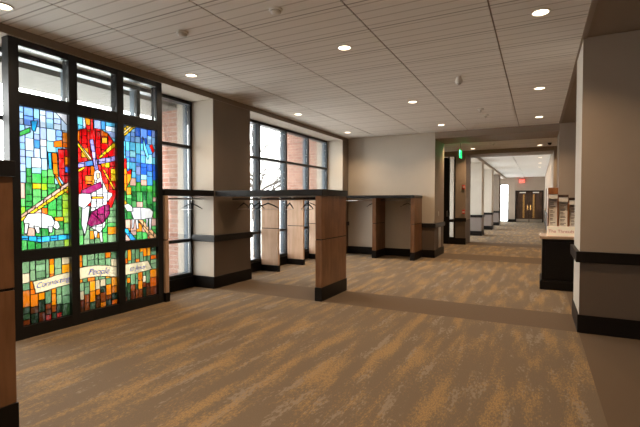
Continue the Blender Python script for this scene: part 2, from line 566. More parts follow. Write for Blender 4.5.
sbox('trim_5', M['black'], (XR - 0.03, XR - 0.001, 11.13, 12.36, 0.785, 0.895), (XR - 0.03, XR - 0.001, 15.07, 33.9, 0.785, 0.895))
sbox('baseboard_corridor', M['black'], (XR - 0.015, XR - 0.001, 11.14, 12.36, 0, 0.2), (XR - 0.015, XR - 0.001, 15.09, 33.9, 0, 0.2))

# ---- beams of the two portals
sbox('trim_6', M['brown'], (-2.379, XR - 0.001, 11.151, 12.349, 3.08, CZ + 0.06))
sbox('trim_7', M['brown'], (-2.189, XR - 0.001, 15.101, 16.299, 3.05, CZ + 0.06))
# brown casing on the cheek of the pier
sbox('trim_8', M['brown'], (-2.379, -2.374, 11.16, 12.34, 0.9, 3.079), (XR - 0.006, XR - 0.001, 11.16, 12.34, 0.9, 3.079))

# ---- wall beyond the first portal, with the dark side door and its sidelight
b = MB()
b.box(-2.52, -2.19, 15.1, 16.3, 0.84, CZ + 0.06, M['brown']); b.box(-2.52, -2.19, 15.1, 16.3, 0, 0.84, M['wall_low'])
b.box(-3.6, -2.52, 15.1, 16.3, 3.0, CZ + 0.06, M['brown'])
b.box(-3.7, -3.6, 12.35, 15.1, 0, CZ + 0.06, M['wall'])
b.box(-3.7, -2.9, 16.3, 16.45, 0, CZ + 0.06, M['wall'])
b.box(-3.7, -2.72, 15.9, 16.3, 0, 3.0, M['wall'])
struct(b.build('wall_side_hall'))
sbox('trim_9', M['black'], (-2.55, -2.16, 15.065, 15.099, 0.785, 0.905), (-2.55, -2.17, 15.08, 15.099, 0, 0.22))
d = MB()
d.box(-3.6, -2.72, 15.14, 15.2, 0.0, 2.98, M['black'])
d.box(-2.76, -2.72, 15.08, 15.139, 0, 3.0, M['black']); d.box(-2.56, -2.52, 15.08, 15.2, 0, 3.0, M['black'])
d.box(-2.72, -2.56, 15.1, 15.2, 0.76, 0.86, M['black']); d.box(-2.72, -2.56, 15.1, 15.2, 0.0, 0.24, M['black'])
do = struct(d.build('door_2'))
MB().box(-2.719, -2.561, 15.15, 15.16, 0.25, 0.75).build('pane', M['glass'], do)
MB().box(-2.719, -2.561, 15.15, 15.16, 0.87, 2.98).build('pane', M['glass'], do)
MB().box(-2.80, -2.785, 15.10, 15.125, 0.95, 1.15).build('door_handle', M['steel'], do)

# ---- corridor: columns and windows on the left
b = MB()
CF = ((19.4, 20.3), (23.9, 24.8), (28.4, 29.3))
b.box(-3.4, -2.15, 16.45, 34.0, SZ, CZ + 0.06, M['wall'])
for ya, yb in CF:
    b.box(-3.4, -2.15, ya, yb, 0.84, SZ, M['wall'] if ya < 28 else M['taupe']); b.box(-3.4, -2.15, ya, yb, 0, 0.84, M['mauve'])
struct(b.build('wall_left_corridor'))
t = MB()
for ya, yb in CF:
    t.box(-2.9, -2.115, ya - 0.035, ya - 0.001, 0.785, 0.895); t.box(-2.149, -2.115, ya, yb, 0.785, 0.895)
struct(t.build('trim_10', M['black']))
t = MB()
for ya, yb in CF:
    t.box(-2.9, -2.13, ya - 0.02, ya - 0.001, 0, 0.2); t.box(-2.149, -2.13, ya, yb, 0, 0.2)
struct(t.build('baseboard_columns', M['black']))
k = 4
for ya, yb in ((16.45, 19.4), (20.3, 23.9), (24.8, 28.4), (29.3, 34.0)):
    fr = MB()
    ym = (ya + yb) / 2
    for y0, y1, z0, z1 in ((ya, ya + .05, .1, SZ), (yb - .05, yb, .1, SZ), (ya + .05, yb - .05, SZ - .05, SZ), (ya + .05, yb - .05, 0, .12), (ym - .025, ym + .025, .12, SZ - .05)):
        fr.box(-3.0, -2.92, y0, y1, z0, z1, M['frame'])
    for z in (0.8, 2.38):
        fr.box(-3.0, -2.93, ya + .05, ym - .025, z - .025, z + .025, M['frame']); fr.box(-3.0, -2.93, ym + .025, yb - .05, z - .025, z + .025, M['frame'])
    o = struct(fr.build('window_%d' % k)); k += 1
    for a, b2 in ((ya + .05, ym - .025), (ym + .025, yb - .05)):
        for z0, z1 in ((.12, .775), (.825, 2.355), (2.405, SZ - .05)):
            MB().box(-2.965, -2.955, a + .001, b2 - .001, z0 + .001, z1 - .001).build('pane', M['glass'], o)

# ---- far end wall with double doors
b = MB()
b.box(-3.4, -2.5, 34.0, 34.3, 0, CZ + 0.06, M['tan_wall'])
b.box(-1.92, -1.48, 34.0, 34.3, 0, CZ + 0.06, M['tan_wall'])
b.box(-2.5, -1.92, 34.0, 34.3, 2.75, CZ + 0.06, M['tan_wall'])
b.box(-1.48, 0.34, 34.0, 34.3, 2.27, CZ + 0.06, M['tan_wall'])
b.box(0.34, 0.42, 34.0, 34.3, 0, CZ + 0.06, M['tan_wall'])
b.box(-1.6, 0.5, 34.31, 34.4, -.1, 2.5, M['black'])  # unseen backing added behind the doors to stop light leaking through the gaps
struct(b.build('wall_end'))
sbox('baseboard_end', M['black'], (-1.93, -1.48, 33.98, 33.999, 0, 0.2))
fr = MB()
fr.box(-2.5, -2.45, 34.05, 34.15, 0, 2.75); fr.box(-1.97, -1.92, 34.05, 34.15, 0, 2.75)
fr.box(-2.45, -1.97, 34.05, 34.15, 2.70, 2.75); fr.box(-2.45, -1.97, 34.05, 34.15, 0, .06); fr.box(-2.45, -1.97, 34.05, 34.15, .76, .82)
o = struct(fr.build('window_8', M['frame']))
MB().box(-2.449, -1.971, 34.09, 34.10, .83, 2.69).build('pane', M['glass'], o)
MB().box(-2.449, -1.971, 34.09, 34.10, .061, .759).build('pane', M['glass'], o)
fr = MB()
fr.box(-1.479, -1.42, 33.98, 34.2, 0, 2.27); fr.box(.29, .339, 33.98, 34.2, 0, 2.27); fr.box(-1.42, .29, 33.98, 34.2, 2.21, 2.269)
do = struct(fr.build('door_1', M['black']))
for xa, xb, xl, xh in ((-1.415, -0.57, -0.92, -0.66), (-0.56, .285, -0.28, -0.47)):
    lf = MB()
    lf.box(xa, xl - .06, 34.05, 34.11, .02, 2.2); lf.box(xl + .06, xb, 34.05, 34.11, .02, 2.2)
    lf.box(xl - .06, xl + .06, 34.05, 34.11, .02, .3); lf.box(xl - .06, xl + .06, 34.05, 34.11, 2.0, 2.2)
    lo = lf.build('door_leaf', M['dwood'], do)
    MB().box(xl - .059, xl + .059, 34.08, 34.085, .301, 1.999).build('pane', M['brass'], lo)
    h = MB().box(xh - .05, xh + .05, 34.035, 34.05, .85, 1.25, M['brass']).tube([(xh, 34.035, .9), (xh, 33.98, .92), (xh, 33.98, 1.18), (xh, 34.035, 1.2)], .015, M['brass'])
    h.build('door_handle', None, lo)
    MB().box((xa + xb) / 2 - .2, (xa + xb) / 2 + .2, 33.99, 34.049, 2.09, 2.17, bev=.01).build('door_closer', M['white'], lo)
    MB().box(xa + .02, xb - .02, 34.042, 34.049, .03, .22).build('kick_plate', M['steel'], lo)

d3 = struct(MB().box(XR - .03, XR - .001, 27.0, 28.1, .001, 2.2, M['dwood'], bev=.004).build('door_3'))
MB().box(XR - .06, XR - .031, 27.1, 27.14, .95, 1.1).build('door_handle', M['brass'], d3)
# ---- enclosing walls of the hall
sbox('wall_east', M['wall'], (6.5, 6.6, -5.2, 11.15, 0, CZ + .06))
sbox('wall_far_lobby', M['wall'], (3.2, 6.6, 11.15, 11.3, 0, CZ + .06))
sbox('wall_lobby_side', M['wall'], (2.6, 2.7, 12.35, 15.1, 0, CZ + .06))
sbox('wall_back', M['wall'], (-5.6, 6.6, -5.3, -5.2, 0, CZ + .06))

# ------------------------------------------------------------------ outside
tag(sbox('pavement', M['concrete'], (-60, -5.6, -30, 60, -0.25, -0.12)), 'pale concrete pavement outside the tall windows', 'pavement')
sbox('trim_11', M['canopy'], (-6.6, -5.601, -6, 6.3, 3.08, 3.4))
sbox('unseen_shade_slab', M['canopy'], (-6.6, -5.601, 6.31, 34, 3.5, 3.7))  # added slab, out of view above the far window, to darken the brick wing
sbox('wall_outer_pier', M['brick'], (-6.35, -5.48, 5.6, 6.3, -0.12, 3.079))
sbox('wall_outer_wing', M['brick'], (-6.9, -5.601, 10.9, 11.6, -0.12, 3.499))

rnd = random.Random(5)
def tree(x, y, h, label):
    o = thing('bare_tree', label, 'tree', (x, y, -0.12), 'bare trees across the pavement')
    tr = MB()
    tr.tube([(x, y, -0.12), (x + .05, y, h * .2), (x - .05, y + .1, h * .45)], [.16, .13, .10], seg=8)
    tr.build('trunk', M['bark'], o, True)
    br = MB()
    def grow(p, d, L, r, dep):
        q = p + d * L * .5 + Vector((rnd.uniform(-.1, .1) * L, rnd.uniform(-.1, .1) * L, 0))
        e = p + d * L
        br.tube([p, q, e], [r, r * .8, r * .6], seg=5)
        if dep == 0: return
        for _ in range(3):
            nd = (d + Vector((rnd.uniform(-.8, .8), rnd.uniform(-.8, .8), rnd.uniform(-.25, .6)))).normalized()
            grow(e if rnd.random() < .6 else q, nd, L * rnd.uniform(.6, .85), r * .55, dep - 1)
    for k in range(6):
        a = k * 2 * PI / 6 + rnd.uniform(-.3, .3)
        grow(Vector((x - .04, y + .08, h * (.22 + .035 * k))), Vector((math.cos(a), math.sin(a), .55)).normalized(), h * .22, .075, 4)
    br.build('branches', M['bark'], o)
tree(-13.5, 19.0, 7.5, 'bare leafless tree outside, nearest to the brick wing')
tree(-22.5, 31.0, 8.0, 'bare leafless tree outside, farthest from the brick wing')
sg = thing('roadside_sign', 'small red sign on a thin post outside the window', 'sign', (-12.2, 16.0, -0.12))
MB().cyl((-12.2, 16, -.12), (-12.2, 16, 1.3), .025).build('post', M['steel'], sg)
MB().box(-12.42, -11.98, 15.95, 15.97, .78, 1.2, bev=.008).build('sign_face', M['red_sign'], sg)

# ------------------------------------------------------------------ stained glass screen
SX = -4.86   # face of the glass
scr = thing('stained_glass_screen', 'black framed three-panel stained glass screen with shepherd and sheep before the window', 'stained glass', (SX, 3.45, 0))
PY = [(2.545, 3.075), (3.175, 3.70), (3.80, 4.345)]   # clear openings of the three bays
fr = MB()
posts = [(2.445, 2.545), (3.075, 3.175), (3.70, 3.80), (4.345, 4.435)]
for a, b2 in posts: fr.box(SX - .07, SX + .05, a, b2, 0, 3.145, bev=.003)
for a, b2 in PY:
    for z0, z1 in ((0, .13), (.815, .935), (2.465, 2.60), (3.075, 3.145)):
        fr.box(SX - .065, SX + .045, a, b2, z0, z1, bev=.002)
fr.build('frame', M['frame'], scr)
for a, b2 in PY:
    MB().box(SX - .004, SX + .004, a + .001, b2 - .001, 2.601, 3.074).build('clear_pane', M['glass'], scr)

#ART-BEGIN
ART = {
 0: [
  ('white', [(2.599, 1.222), (2.645, 1.219), (2.622, 1.111), (2.593, 1.114)]),
  ('white', [(2.691, 1.193), (2.748, 1.177), (2.754, 1.109), (2.719, 1.112)]),
  ('white', [(2.84, 1.179), (2.897, 1.174), (2.886, 1.106), (2.851, 1.11)]),
  ('white', [(2.587, 1.256), (2.633, 1.323), (2.771, 1.332), (2.771, 1.163), (2.702, 1.164), (2.599, 1.19)]),
  ('white', [(2.771, 1.332), (2.886, 1.29), (2.92, 1.218), (2.886, 1.152), (2.771, 1.163)]),
  ('white', [(2.886, 1.256), (2.955, 1.227), (2.977, 1.166), (2.943, 1.135), (2.886, 1.175)]),
  ('+yellow', [(2.542, 1.227), (2.542, 1.261), (3.075, 1.634), (3.075, 1.587)]),
  ('+pink', [(2.542, 1.261), (2.542, 1.297), (3.075, 1.682), (3.075, 1.634)]),
  ('+river', [(2.542, 1.098), (2.542, 1.055), (2.771, 1.006), (2.771, 1.068)]),
  ('+river', [(2.771, 1.068), (2.771, 1.006), (3.081, 1.019), (3.081, 1.079)]),
  ('green', [(2.542, 2.173), (2.673, 2.253), (2.673, 2.197), (2.542, 2.125)]),
  ('river', [(2.679, 2.319), (2.754, 2.335), (2.725, 2.214), (2.691, 2.221)]),
  ('white', [(2.937, 2.47), (3.075, 2.47), (3.075, 2.339)]),
  ('sky', [(3.041, 1.86), (3.081, 1.861), (3.081, 1.79), (3.041, 1.789)]),
  ('+orange', [(2.92, 2.132), (3.018, 2.159), (3.018, 2.077), (2.92, 2.068)]),
  ('+orange', [(3.018, 2.248), (3.081, 2.25), (3.081, 2.077), (3.018, 2.077)]),
  ('+red', [(2.966, 2.055), (3.081, 2.065), (3.081, 1.682), (3.035, 1.658), (2.977, 1.74)]),
  ('+orange', [(2.895, 2.003), (2.955, 2.007), (2.966, 1.716), (2.909, 1.773)]),
  ('+orange', [(2.909, 1.773), (2.966, 1.716), (3.046, 1.563), (3.0, 1.599)]),
  ('+orange', [(3.035, 1.658), (3.081, 1.682), (3.081, 1.539), (3.046, 1.563)]),
  ('river', [(2.851, 2.0), (2.891, 2.003), (2.897, 1.819), (2.863, 1.818)]),
 ],
 1: [
  ('peach', [(3.436, 1.805), (3.479, 1.808), (3.479, 1.75), (3.443, 1.735)]),
  ('white', [(3.4, 1.721), (3.405, 1.817), (3.45, 1.851), (3.493, 1.828), (3.515, 1.725)]),
  ('purple', [(3.236, 1.59), (3.493, 1.705), (3.515, 1.635), (3.343, 1.548), (3.236, 1.553)]),
  ('gold', [(3.372, 1.517), (3.529, 1.519), (3.529, 1.493), (3.372, 1.488)]),
  ('+purple', [(3.365, 1.327), (3.543, 1.415), (3.607, 1.415), (3.614, 1.297), (3.515, 1.182)]),
  ('purple', [(3.365, 1.327), (3.515, 1.182), (3.358, 1.15), (3.301, 1.184)]),
  ('+white', [(3.365, 1.58), (3.415, 1.721), (3.515, 1.725), (3.586, 1.585), (3.572, 1.402), (3.358, 1.378)]),
  ('+white', [(3.358, 1.378), (3.572, 1.415), (3.543, 1.142), (3.472, 1.068), (3.329, 1.152)]),
  ('white', [(3.529, 1.584), (3.65, 1.566), (3.65, 1.527), (3.586, 1.454), (3.543, 1.48)]),
  ('white', [(3.194, 1.54), (3.358, 1.58), (3.358, 1.454), (3.272, 1.372), (3.201, 1.404)]),
  ('white', [(3.243, 1.379), (3.343, 1.403), (3.315, 1.202), (3.272, 1.041), (3.232, 1.18)]),
  ('white', [(3.386, 1.098), (3.443, 1.096), (3.429, 1.007), (3.4, 1.009)]),
  ('white', [(3.457, 1.095), (3.497, 1.093), (3.515, 0.95), (3.479, 0.952)]),
  ('+lav', [(3.348, 2.205), (3.4, 2.223), (3.469, 1.826), (3.418, 1.824)]),
  ('+lav', [(3.172, 1.909), (3.301, 1.94), (3.301, 1.88), (3.172, 1.848)]),
  ('sky', [(3.301, 1.94), (3.386, 1.959), (3.393, 1.899), (3.301, 1.88)]),
  ('+lav', [(3.386, 1.959), (3.7, 2.045), (3.7, 1.979), (3.393, 1.899)]),
  ('+yellow', [(3.465, 2.006), (3.7, 2.231), (3.7, 2.158), (3.493, 1.995)]),
  ('cream', [(3.172, 2.199), (3.194, 2.182), (3.379, 1.98), (3.358, 1.959)]),
  ('yellow', [(3.172, 2.199), (3.358, 1.959), (3.34, 1.958), (3.172, 2.149)]),
  ('yellow', [(3.172, 1.817), (3.286, 1.885), (3.286, 1.854), (3.172, 1.78)]),
  ('+gold', [(3.515, 1.855), (3.55, 1.857), (3.7, 1.614), (3.664, 1.613)]),
  ('+orange', [(3.243, 2.094), (3.336, 2.103), (3.336, 1.989), (3.243, 1.982)]),
  ('+orange', [(3.515, 2.256), (3.6, 2.266), (3.6, 2.194), (3.515, 2.184)]),
  ('+orange', [(3.286, 1.767), (3.379, 1.771), (3.379, 1.669), (3.286, 1.666)]),
  ('+yellow', [(3.636, 1.875), (3.7, 1.879), (3.7, 1.72), (3.636, 1.717)]),
  ('yellow', [(3.557, 1.948), (3.622, 1.953), (3.622, 1.887), (3.557, 1.883)]),
  ('+red', [(3.293, 2.468), (3.4, 2.465), (3.403, 2.332), (3.315, 2.321)]),
  ('orange', [(3.172, 2.279), (3.229, 2.304), (3.229, 2.174), (3.172, 2.168)]),
  ('+red', [(3.172, 2.279), (3.243, 2.318), (3.358, 2.351), (3.358, 1.391), (3.172, 1.454)]),
  ('+red', [(3.358, 2.351), (3.486, 2.355), (3.6, 2.318), (3.671, 2.235), (3.7, 2.172), (3.7, 1.521), (3.643, 1.375), (3.358, 1.391)]),
 ],
 2: [
  ('+yellow', [(3.791, 2.37), (3.891, 2.478), (3.946, 2.478), (3.791, 2.335)]),
  ('cream', [(3.791, 2.335), (3.946, 2.478), (3.983, 2.475), (3.791, 2.301)]),
  ('+yellow', [(3.791, 2.301), (3.983, 2.475), (4.034, 2.475), (3.791, 2.267)]),
  ('red', [(4.244, 2.234), (4.294, 2.268), (4.336, 2.174), (4.303, 2.137)]),
  ('cyan', [(4.138, 2.352), (4.239, 2.088), (4.221, 2.036), (4.147, 2.181)]),
  ('white', [(3.818, 1.41), (3.891, 1.43), (3.955, 1.381), (3.965, 1.325), (3.873, 1.326)]),
  ('white', [(3.91, 1.377), (4.093, 1.375), (4.093, 1.209), (3.974, 1.212)]),
  ('white', [(4.093, 1.375), (4.239, 1.363), (4.303, 1.311), (4.276, 1.225), (4.093, 1.209)]),
  ('white', [(3.946, 1.22), (3.988, 1.219), (3.965, 1.093), (3.943, 1.094)]),
  ('white', [(4.001, 1.218), (4.043, 1.217), (4.047, 1.083), (4.019, 1.084)]),
  ('white', [(4.221, 1.233), (4.276, 1.239), (4.257, 1.058), (4.23, 1.059)]),
  ('white', [(4.175, 1.22), (4.211, 1.219), (4.202, 1.104), (4.184, 1.105)]),
  ('+peach', [(4.038, 1.21), (4.111, 1.208), (4.349, 0.987), (4.349, 0.921)]),
  ('+peach', [(4.038, 1.21), (4.349, 0.921), (4.257, 0.92)]),
  ('+river', [(3.796, 1.101), (3.873, 1.098), (4.029, 0.914), (3.937, 0.92)]),
  ('gold', [(3.8, 1.519), (3.873, 1.437), (3.8, 1.382)]),
  ('orange', [(3.864, 1.644), (3.937, 1.646), (3.937, 1.548), (3.864, 1.548)]),
  ('+red', [(3.791, 2.02), (3.873, 2.026), (3.873, 1.603), (3.791, 1.588)]),
  ('+red', [(3.873, 1.852), (3.957, 1.898), (3.937, 1.758), (3.873, 1.645)]),
 ],
 3: [
  ('cream', [(2.67, 0.588), (2.795, 0.598), (2.795, 0.459), (2.699, 0.453)]),
  ('cream', [(2.795, 0.598), (2.937, 0.623), (2.937, 0.48), (2.795, 0.459)]),
  ('cream', [(2.937, 0.623), (3.08, 0.636), (3.08, 0.49), (2.937, 0.48)]),
 ],
 4: [
  ('cream', [(3.163, 0.66), (3.282, 0.671), (3.282, 0.531), (3.163, 0.518)]),
  ('cream', [(3.282, 0.671), (3.432, 0.666), (3.432, 0.525), (3.282, 0.531)]),
  ('cream', [(3.432, 0.666), (3.566, 0.647), (3.566, 0.507), (3.432, 0.525)]),
  ('cream', [(3.566, 0.647), (3.715, 0.607), (3.715, 0.472), (3.566, 0.507)]),
 ],
 5: [
  ('cream', [(3.781, 0.623), (3.991, 0.628), (3.991, 0.482), (3.781, 0.481)]),
  ('cream', [(3.991, 0.628), (4.202, 0.629), (4.272, 0.506), (4.192, 0.492), (3.991, 0.482)]),
 ],
}
LETTERS = [(3, 'Connecting', 0.085, 2.883, 0.546, 0.075), (4, 'People', 0.11, 3.446, 0.585, -0.071), (5, 'to Jesus', 0.088, 4.020, 0.554, 0.005)]
#ART-END

rg = random.Random(11)
def clip_in(poly, conv):
    out = poly
    n = len(conv)
    for i in range(n):
        a, b2 = conv[i], conv[(i + 1) % n]
        out = half(out, a, b2, True)
        if len(out) < 3: return []
    return out
def half(poly, a, b2, inside):
    s = 1 if inside else -1
    def d(p): return s * ((b2[0] - a[0]) * (p[1] - a[1]) - (b2[1] - a[1]) * (p[0] - a[0]))
    out = []
    for i in range(len(poly)):
        p, q = poly[i], poly[(i + 1) % len(poly)]
        dp, dq = d(p), d(q)
        if dp >= 0: out.append(p)
        if (dp > 0 and dq < 0) or (dp < 0 and dq > 0):
            t_ = dp / (dp - dq)
            out.append((p[0] + (q[0] - p[0]) * t_, p[1] + (q[1] - p[1]) * t_))
    return out
def area(poly):
    return .5 * sum(poly[i][0] * poly[(i + 1) % len(poly)][1] - poly[(i + 1) % len(poly)][0] * poly[i][1] for i in range(len(poly)))
def subtract(poly, conv):
    res = []
    rem = poly
    for i in range(len(conv)):
        a, b2 = conv[i], conv[(i + 1) % len(conv)]
        o_ = half(rem, a, b2, False)
        if len(o_) >= 3 and abs(area(o_)) > 2e-6: res.append(o_)
        rem = half(rem, a, b2, True)
        if len(rem) < 3: break
    return res
def seg_outside(seg, conv):
    # parts of a segment outside a convex polygon
    (p, q) = seg
    t0, t1 = 0.0, 1.0
    for i in range(len(conv)):
        a, b2 = conv[i], conv[(i + 1) % len(conv)]
        def d(r): return (b2[0] - a[0]) * (r[1] - a[1]) - (b2[1] - a[1]) * (r[0] - a[0])
        dp, dq = d(p), d(q)
        if dp < 0 and dq < 0: return [seg]
        if dp < 0: t0 = max(t0, dp / (dp - dq))
        elif dq < 0: t1 = min(t1, dp / (dp - dq))
    if t0 >= t1: return [seg]
    L = lambda t_: (p[0] + (q[0] - p[0]) * t_, p[1] + (q[1] - p[1]) * t_)
    out = []
    if t0 > 1e-3: out.append((p, L(t0)))
    if t1 < 1 - 1e-3: out.append((L(t1), q))
    return out
def ccw(poly):
    return poly if area(poly) > 0 else poly[::-1]

def lin(c_):
    return tuple(((v / 255 + .055) / 1.055) ** 2.4 if v > 10 else v / 255 / 12.92 for v in c_)
PAL = dict(
    blue=[(120, 165, 235), (95, 140, 225), (140, 190, 240), (150, 175, 240)],
    dblue=[(40, 95, 215), (60, 120, 225), (90, 160, 230), (50, 105, 220)],
    lblue=[(170, 205, 245), (190, 215, 245), (150, 205, 240), (205, 225, 250), (165, 185, 240)],
    cyan=[(110, 205, 230), (150, 220, 235), (90, 185, 225), (70, 150, 225)],
    green=[(60, 165, 75), (80, 185, 90), (45, 140, 60), (100, 190, 100), (70, 175, 60)],
    dgreen=[(35, 115, 50), (55, 140, 65), (45, 125, 70), (85, 160, 90)],
    lime=[(150, 200, 30), (130, 190, 35), (170, 210, 50)],
    pink=[(225, 180, 165), (215, 170, 150)],
    red=[(225, 15, 20), (205, 10, 15), (235, 30, 25)],
    orange=[(240, 130, 15), (235, 105, 10), (245, 150, 25)],
    yellow=[(245, 205, 30), (235, 190, 20)],
    sage=[(125, 165, 120), (110, 150, 105), (140, 175, 130), (100, 140, 100)],
    cream=[(225, 205, 165), (235, 215, 180)],
    brown=[(120, 50, 15), (95, 38, 15), (140, 65, 20), (85, 45, 20)],
    forest=[(35, 60, 35), (50, 80, 45), (28, 48, 30)],
    amber=[(245, 160, 20), (240, 140, 10), (225, 120, 15)],
    white=[(245, 245, 245), (235, 235, 245)], lav=[(165, 150, 225), (180, 165, 235), (150, 140, 215)],
    purple=[(135, 20, 85), (150, 30, 95)], peach=[(235, 180, 130), (240, 190, 140)],
    sky=[(70, 125, 230)], river=[(35, 160, 225), (50, 175, 230)], gold=[(235, 165, 30)], rbrown=[(170, 30, 20)],
)
def pick(name):
    c_ = rg.choice(PAL[name]); j = rg.uniform(.9, 1.06)
    return tuple(min(255, v * j) for v in c_)
def wchoice(d_):
    ks = list(d_.items()); r = rg.uniform(0, sum(v for _, v in ks))
    for kk, v in ks:
        r -= v
        if r <= 0: return kk
    return ks[-1][0]
lin_ribbon = (228, 210, 172)
def zone(panel, s, t_):
    # which family of glass stands where; s 0..1 across, t_ 0..1 from the top
    if panel == 0:
        if t_ < .22: return wchoice(dict(lblue=6, blue=4))
        if t_ < .42: return wchoice(dict(lblue=7, white=3, cyan=2))
        if t_ < .50: return wchoice(dict(lblue=4, cyan=2, green=4, lime=1)) 
        if s > .82: return wchoice(dict(lime=8, green=2))
        if t_ < .90: return wchoice(dict(green=12, dgreen=3, pink=2, orange=1.2, lime=1, yellow=.6))
        return wchoice(dict(sage=6, green=2, orange=1))
    if panel == 1:
        if t_ < .16: return wchoice(dict(cyan=4, lblue=4))
        if t_ < .60: return wchoice(dict(red=5, orange=3, yellow=2)) if s < .8 else wchoice(dict(yellow=4, green=3, orange=1))
        if t_ < .85: return wchoice(dict(sage=4, green=4, cyan=1, orange=1))
        return wchoice(dict(sage=5, orange=4, amber=2, green=3))
    if panel == 2:
        if t_ < .12: return wchoice(dict(dblue=5, blue=4))
        if t_ < .48: return wchoice(dict(dblue=5 if s > .6 or t_ < .25 else 2, cyan=5, blue=2))
        if t_ < .58: return wchoice(dict(green=5, cyan=2, pink=1))
        if t_ < .88: return wchoice(dict(green=8, dgreen=4, pink=1.6, orange=1))
        return wchoice(dict(green=5, orange=3, pink=2))
    if t_ < .30: return wchoice(dict(sage=8, orange=2, amber=1.5, cream=1, forest=1 if panel == 5 else .1))
    if t_ < .55: return wchoice(dict(sage=8, amber=2, orange=1.5, cream=.6, forest=1.5 if panel == 5 else .1))
    if t_ < .74: return wchoice(dict(sage=4, amber=5, orange=3, forest=1, cream=.4))
    if t_ < .95: return wchoice(dict(brown=7, forest=5, sage=.8, amber=1.2 if t_ < .82 else 0))
    return wchoice(dict(brown=3, orange=3, rbrown=2))

def make_glass(panel, y0, y1, z0, z1, feats, cw, chh):
    """feats: list of (palette name, convex polygon in metres), the front-most first"""
    W = ccw([(y0, z0), (y1, z0), (y1, z1), (y0, z1)])
    tiles = []
    # irregular columns of oblong pieces
    ys = [y0]
    while ys[-1] < y1 - cw * .8: ys.append(ys[-1] + cw * rg.uniform(.75, 1.3))
    ys[-1] = y1
    band = z0
    while band < z1 - 1e-6:
        bh = rg.uniform(3.0, 5.0) * chh
        top = band + bh
        if z1 - top < chh * 1.5: top = z1
        n = len(ys)
        yy = [y0] + [v + rg.uniform(-.25, .25) * cw for v in ys[1:-1]] + [y1]
        for a, b_ in zip(yy, yy[1:]):
            z = band
            while z < top - 1e-6:
                h_ = chh * rg.uniform(.65, 1.6)
                e_ = z + h_
                if top - e_ < chh * .5: e_ = top
                tiles.append([(a, z), (b_, z), (b_, e_), (a, e_)]); z = e_
        band = top
    bm = bmesh.new()
    cl = bm.faces.layers.float_color if False else None
    faces = []; segs = []
    F = [(nm, clip_in(ccw(pl), W)) for nm, pl in feats]
    F = [(nm, pl) for nm, pl in F if len(pl) >= 3 and abs(area(pl)) > 1e-6]
    done = []
    def emit_poly(pl, colr, own_edges=None):
        pcs = [pl]
        for d_ in done:
            nx = []
            for p_ in pcs:
                if len(clip_in(p_, d_)) >= 3 and abs(area(clip_in(p_, d_))) > 1e-7: nx += subtract(p_, d_)
                else: nx.append(p_)
            pcs = nx
        for p_ in pcs: faces.append((p_, colr))
        sg_ = [(pl[i], pl[(i + 1) % len(pl)]) for i in range(len(pl))]
        if own_edges: sg_ = [e_ for e_ in sg_ if not (abs(e_[0][0] - e_[1][0]) < .012)]
        for d_ in done:
            nx = []
            for s_ in sg_: nx += seg_outside(s_, d_)
            sg_ = nx
        segs.extend(sg_)
    for nm, pl in F:
        if nm.startswith('+'):     # a piece divided again into short lengths
            nm2 = nm[1:]
            ymn, ymx = min(p_[0] for p_ in pl), max(p_[0] for p_ in pl)
            zmn, zmx = min(p_[1] for p_ in pl), max(p_[1] for p_ in pl)
            st = .085
            a = ymn
            row = 0
            while a < ymx:
                e = a + st * rg.uniform(.8, 1.3)
                z = zmn - rg.uniform(0, .05)
                while z < zmx:
                    g_ = z + st * rg.uniform(.9, 1.6)
                    piece = clip_in([(a, z), (e, z), (e, g_), (a, g_)], pl)
                    if len(piece) >= 3 and abs(area(piece)) > 1e-5:
                        emit_poly(piece, pick(wchoice(dict(red=9, orange=1.6)) if nm2 == 'red' else nm2))
                    z = g_
                a = e
        else:
            emit_poly(pl, lin_ribbon if nm == 'cream' and panel > 2 else pick(nm), nm == 'cream' and panel > 2)
        done.append(pl)
    for tl in tiles:
        cy_ = sum(p_[0] for p_ in tl) / 4; cz_ = sum(p_[1] for p_ in tl) / 4
        colr = pick(zone(panel, (cy_ - y0) / (y1 - y0), (z1 - cz_) / (z1 - z0)))
        emit_poly(tl, colr)
    me = bpy.data.meshes.new('stained_glass')
    vs = []; fc = []; cols = []
    for p_, colr in faces:
        if len(p_) < 3: continue
        i0 = len(vs)
        vs += [(SX, v[0], v[1]) for v in p_]
        fc.append(list(range(i0, i0 + len(p_)))); cols.append(lin(colr))
    me.from_pydata(vs, [], fc)
    at = me.attributes.new('glass_colour', 'FLOAT_COLOR', 'FACE')
    for i, c_ in enumerate(cols): at.data[i].color = (*c_, 1)
    me.materials.append(M['stained'])
    g = bpy.data.objects.new('stained_glass', me); COL.objects.link(g)
    g.parent = scr
    me.transform(Matrix.Translation(-scr.location))
    ld = MB()
    hw = .0042
    for p_, q_ in segs:
        dy, dz = q_[0] - p_[0], q_[1] - p_[1]
        L = math.hypot(dy, dz)
        if L < .006: continue
        # skip lines lying on the frame
        if (abs(p_[0] - y0) < 1e-4 and abs(q_[0] - y0) < 1e-4) or (abs(p_[0] - y1) < 1e-4 and abs(q_[0] - y1) < 1e-4): continue
        ny, nz = -dz / L * hw, dy / L * hw
        vv = [ld.bm.verts.new((SX + sx, p__[0] + s_ * ny, p__[1] + s_ * nz)) for sx in (-.004, .004) for p__, s_ in ((p_, -1), (p_, 1), (q_, 1), (q_, -1))]
        for idx in ((0, 1, 2, 3), (4, 5, 6, 7), (0, 1, 5, 4), (1, 2, 6, 5), (2, 3, 7, 6), (3, 0, 4, 7)):
            ld.bm.faces.new([vv[i] for i in idx])
    ld.build('lead_came', M['lead'], g)
    return g

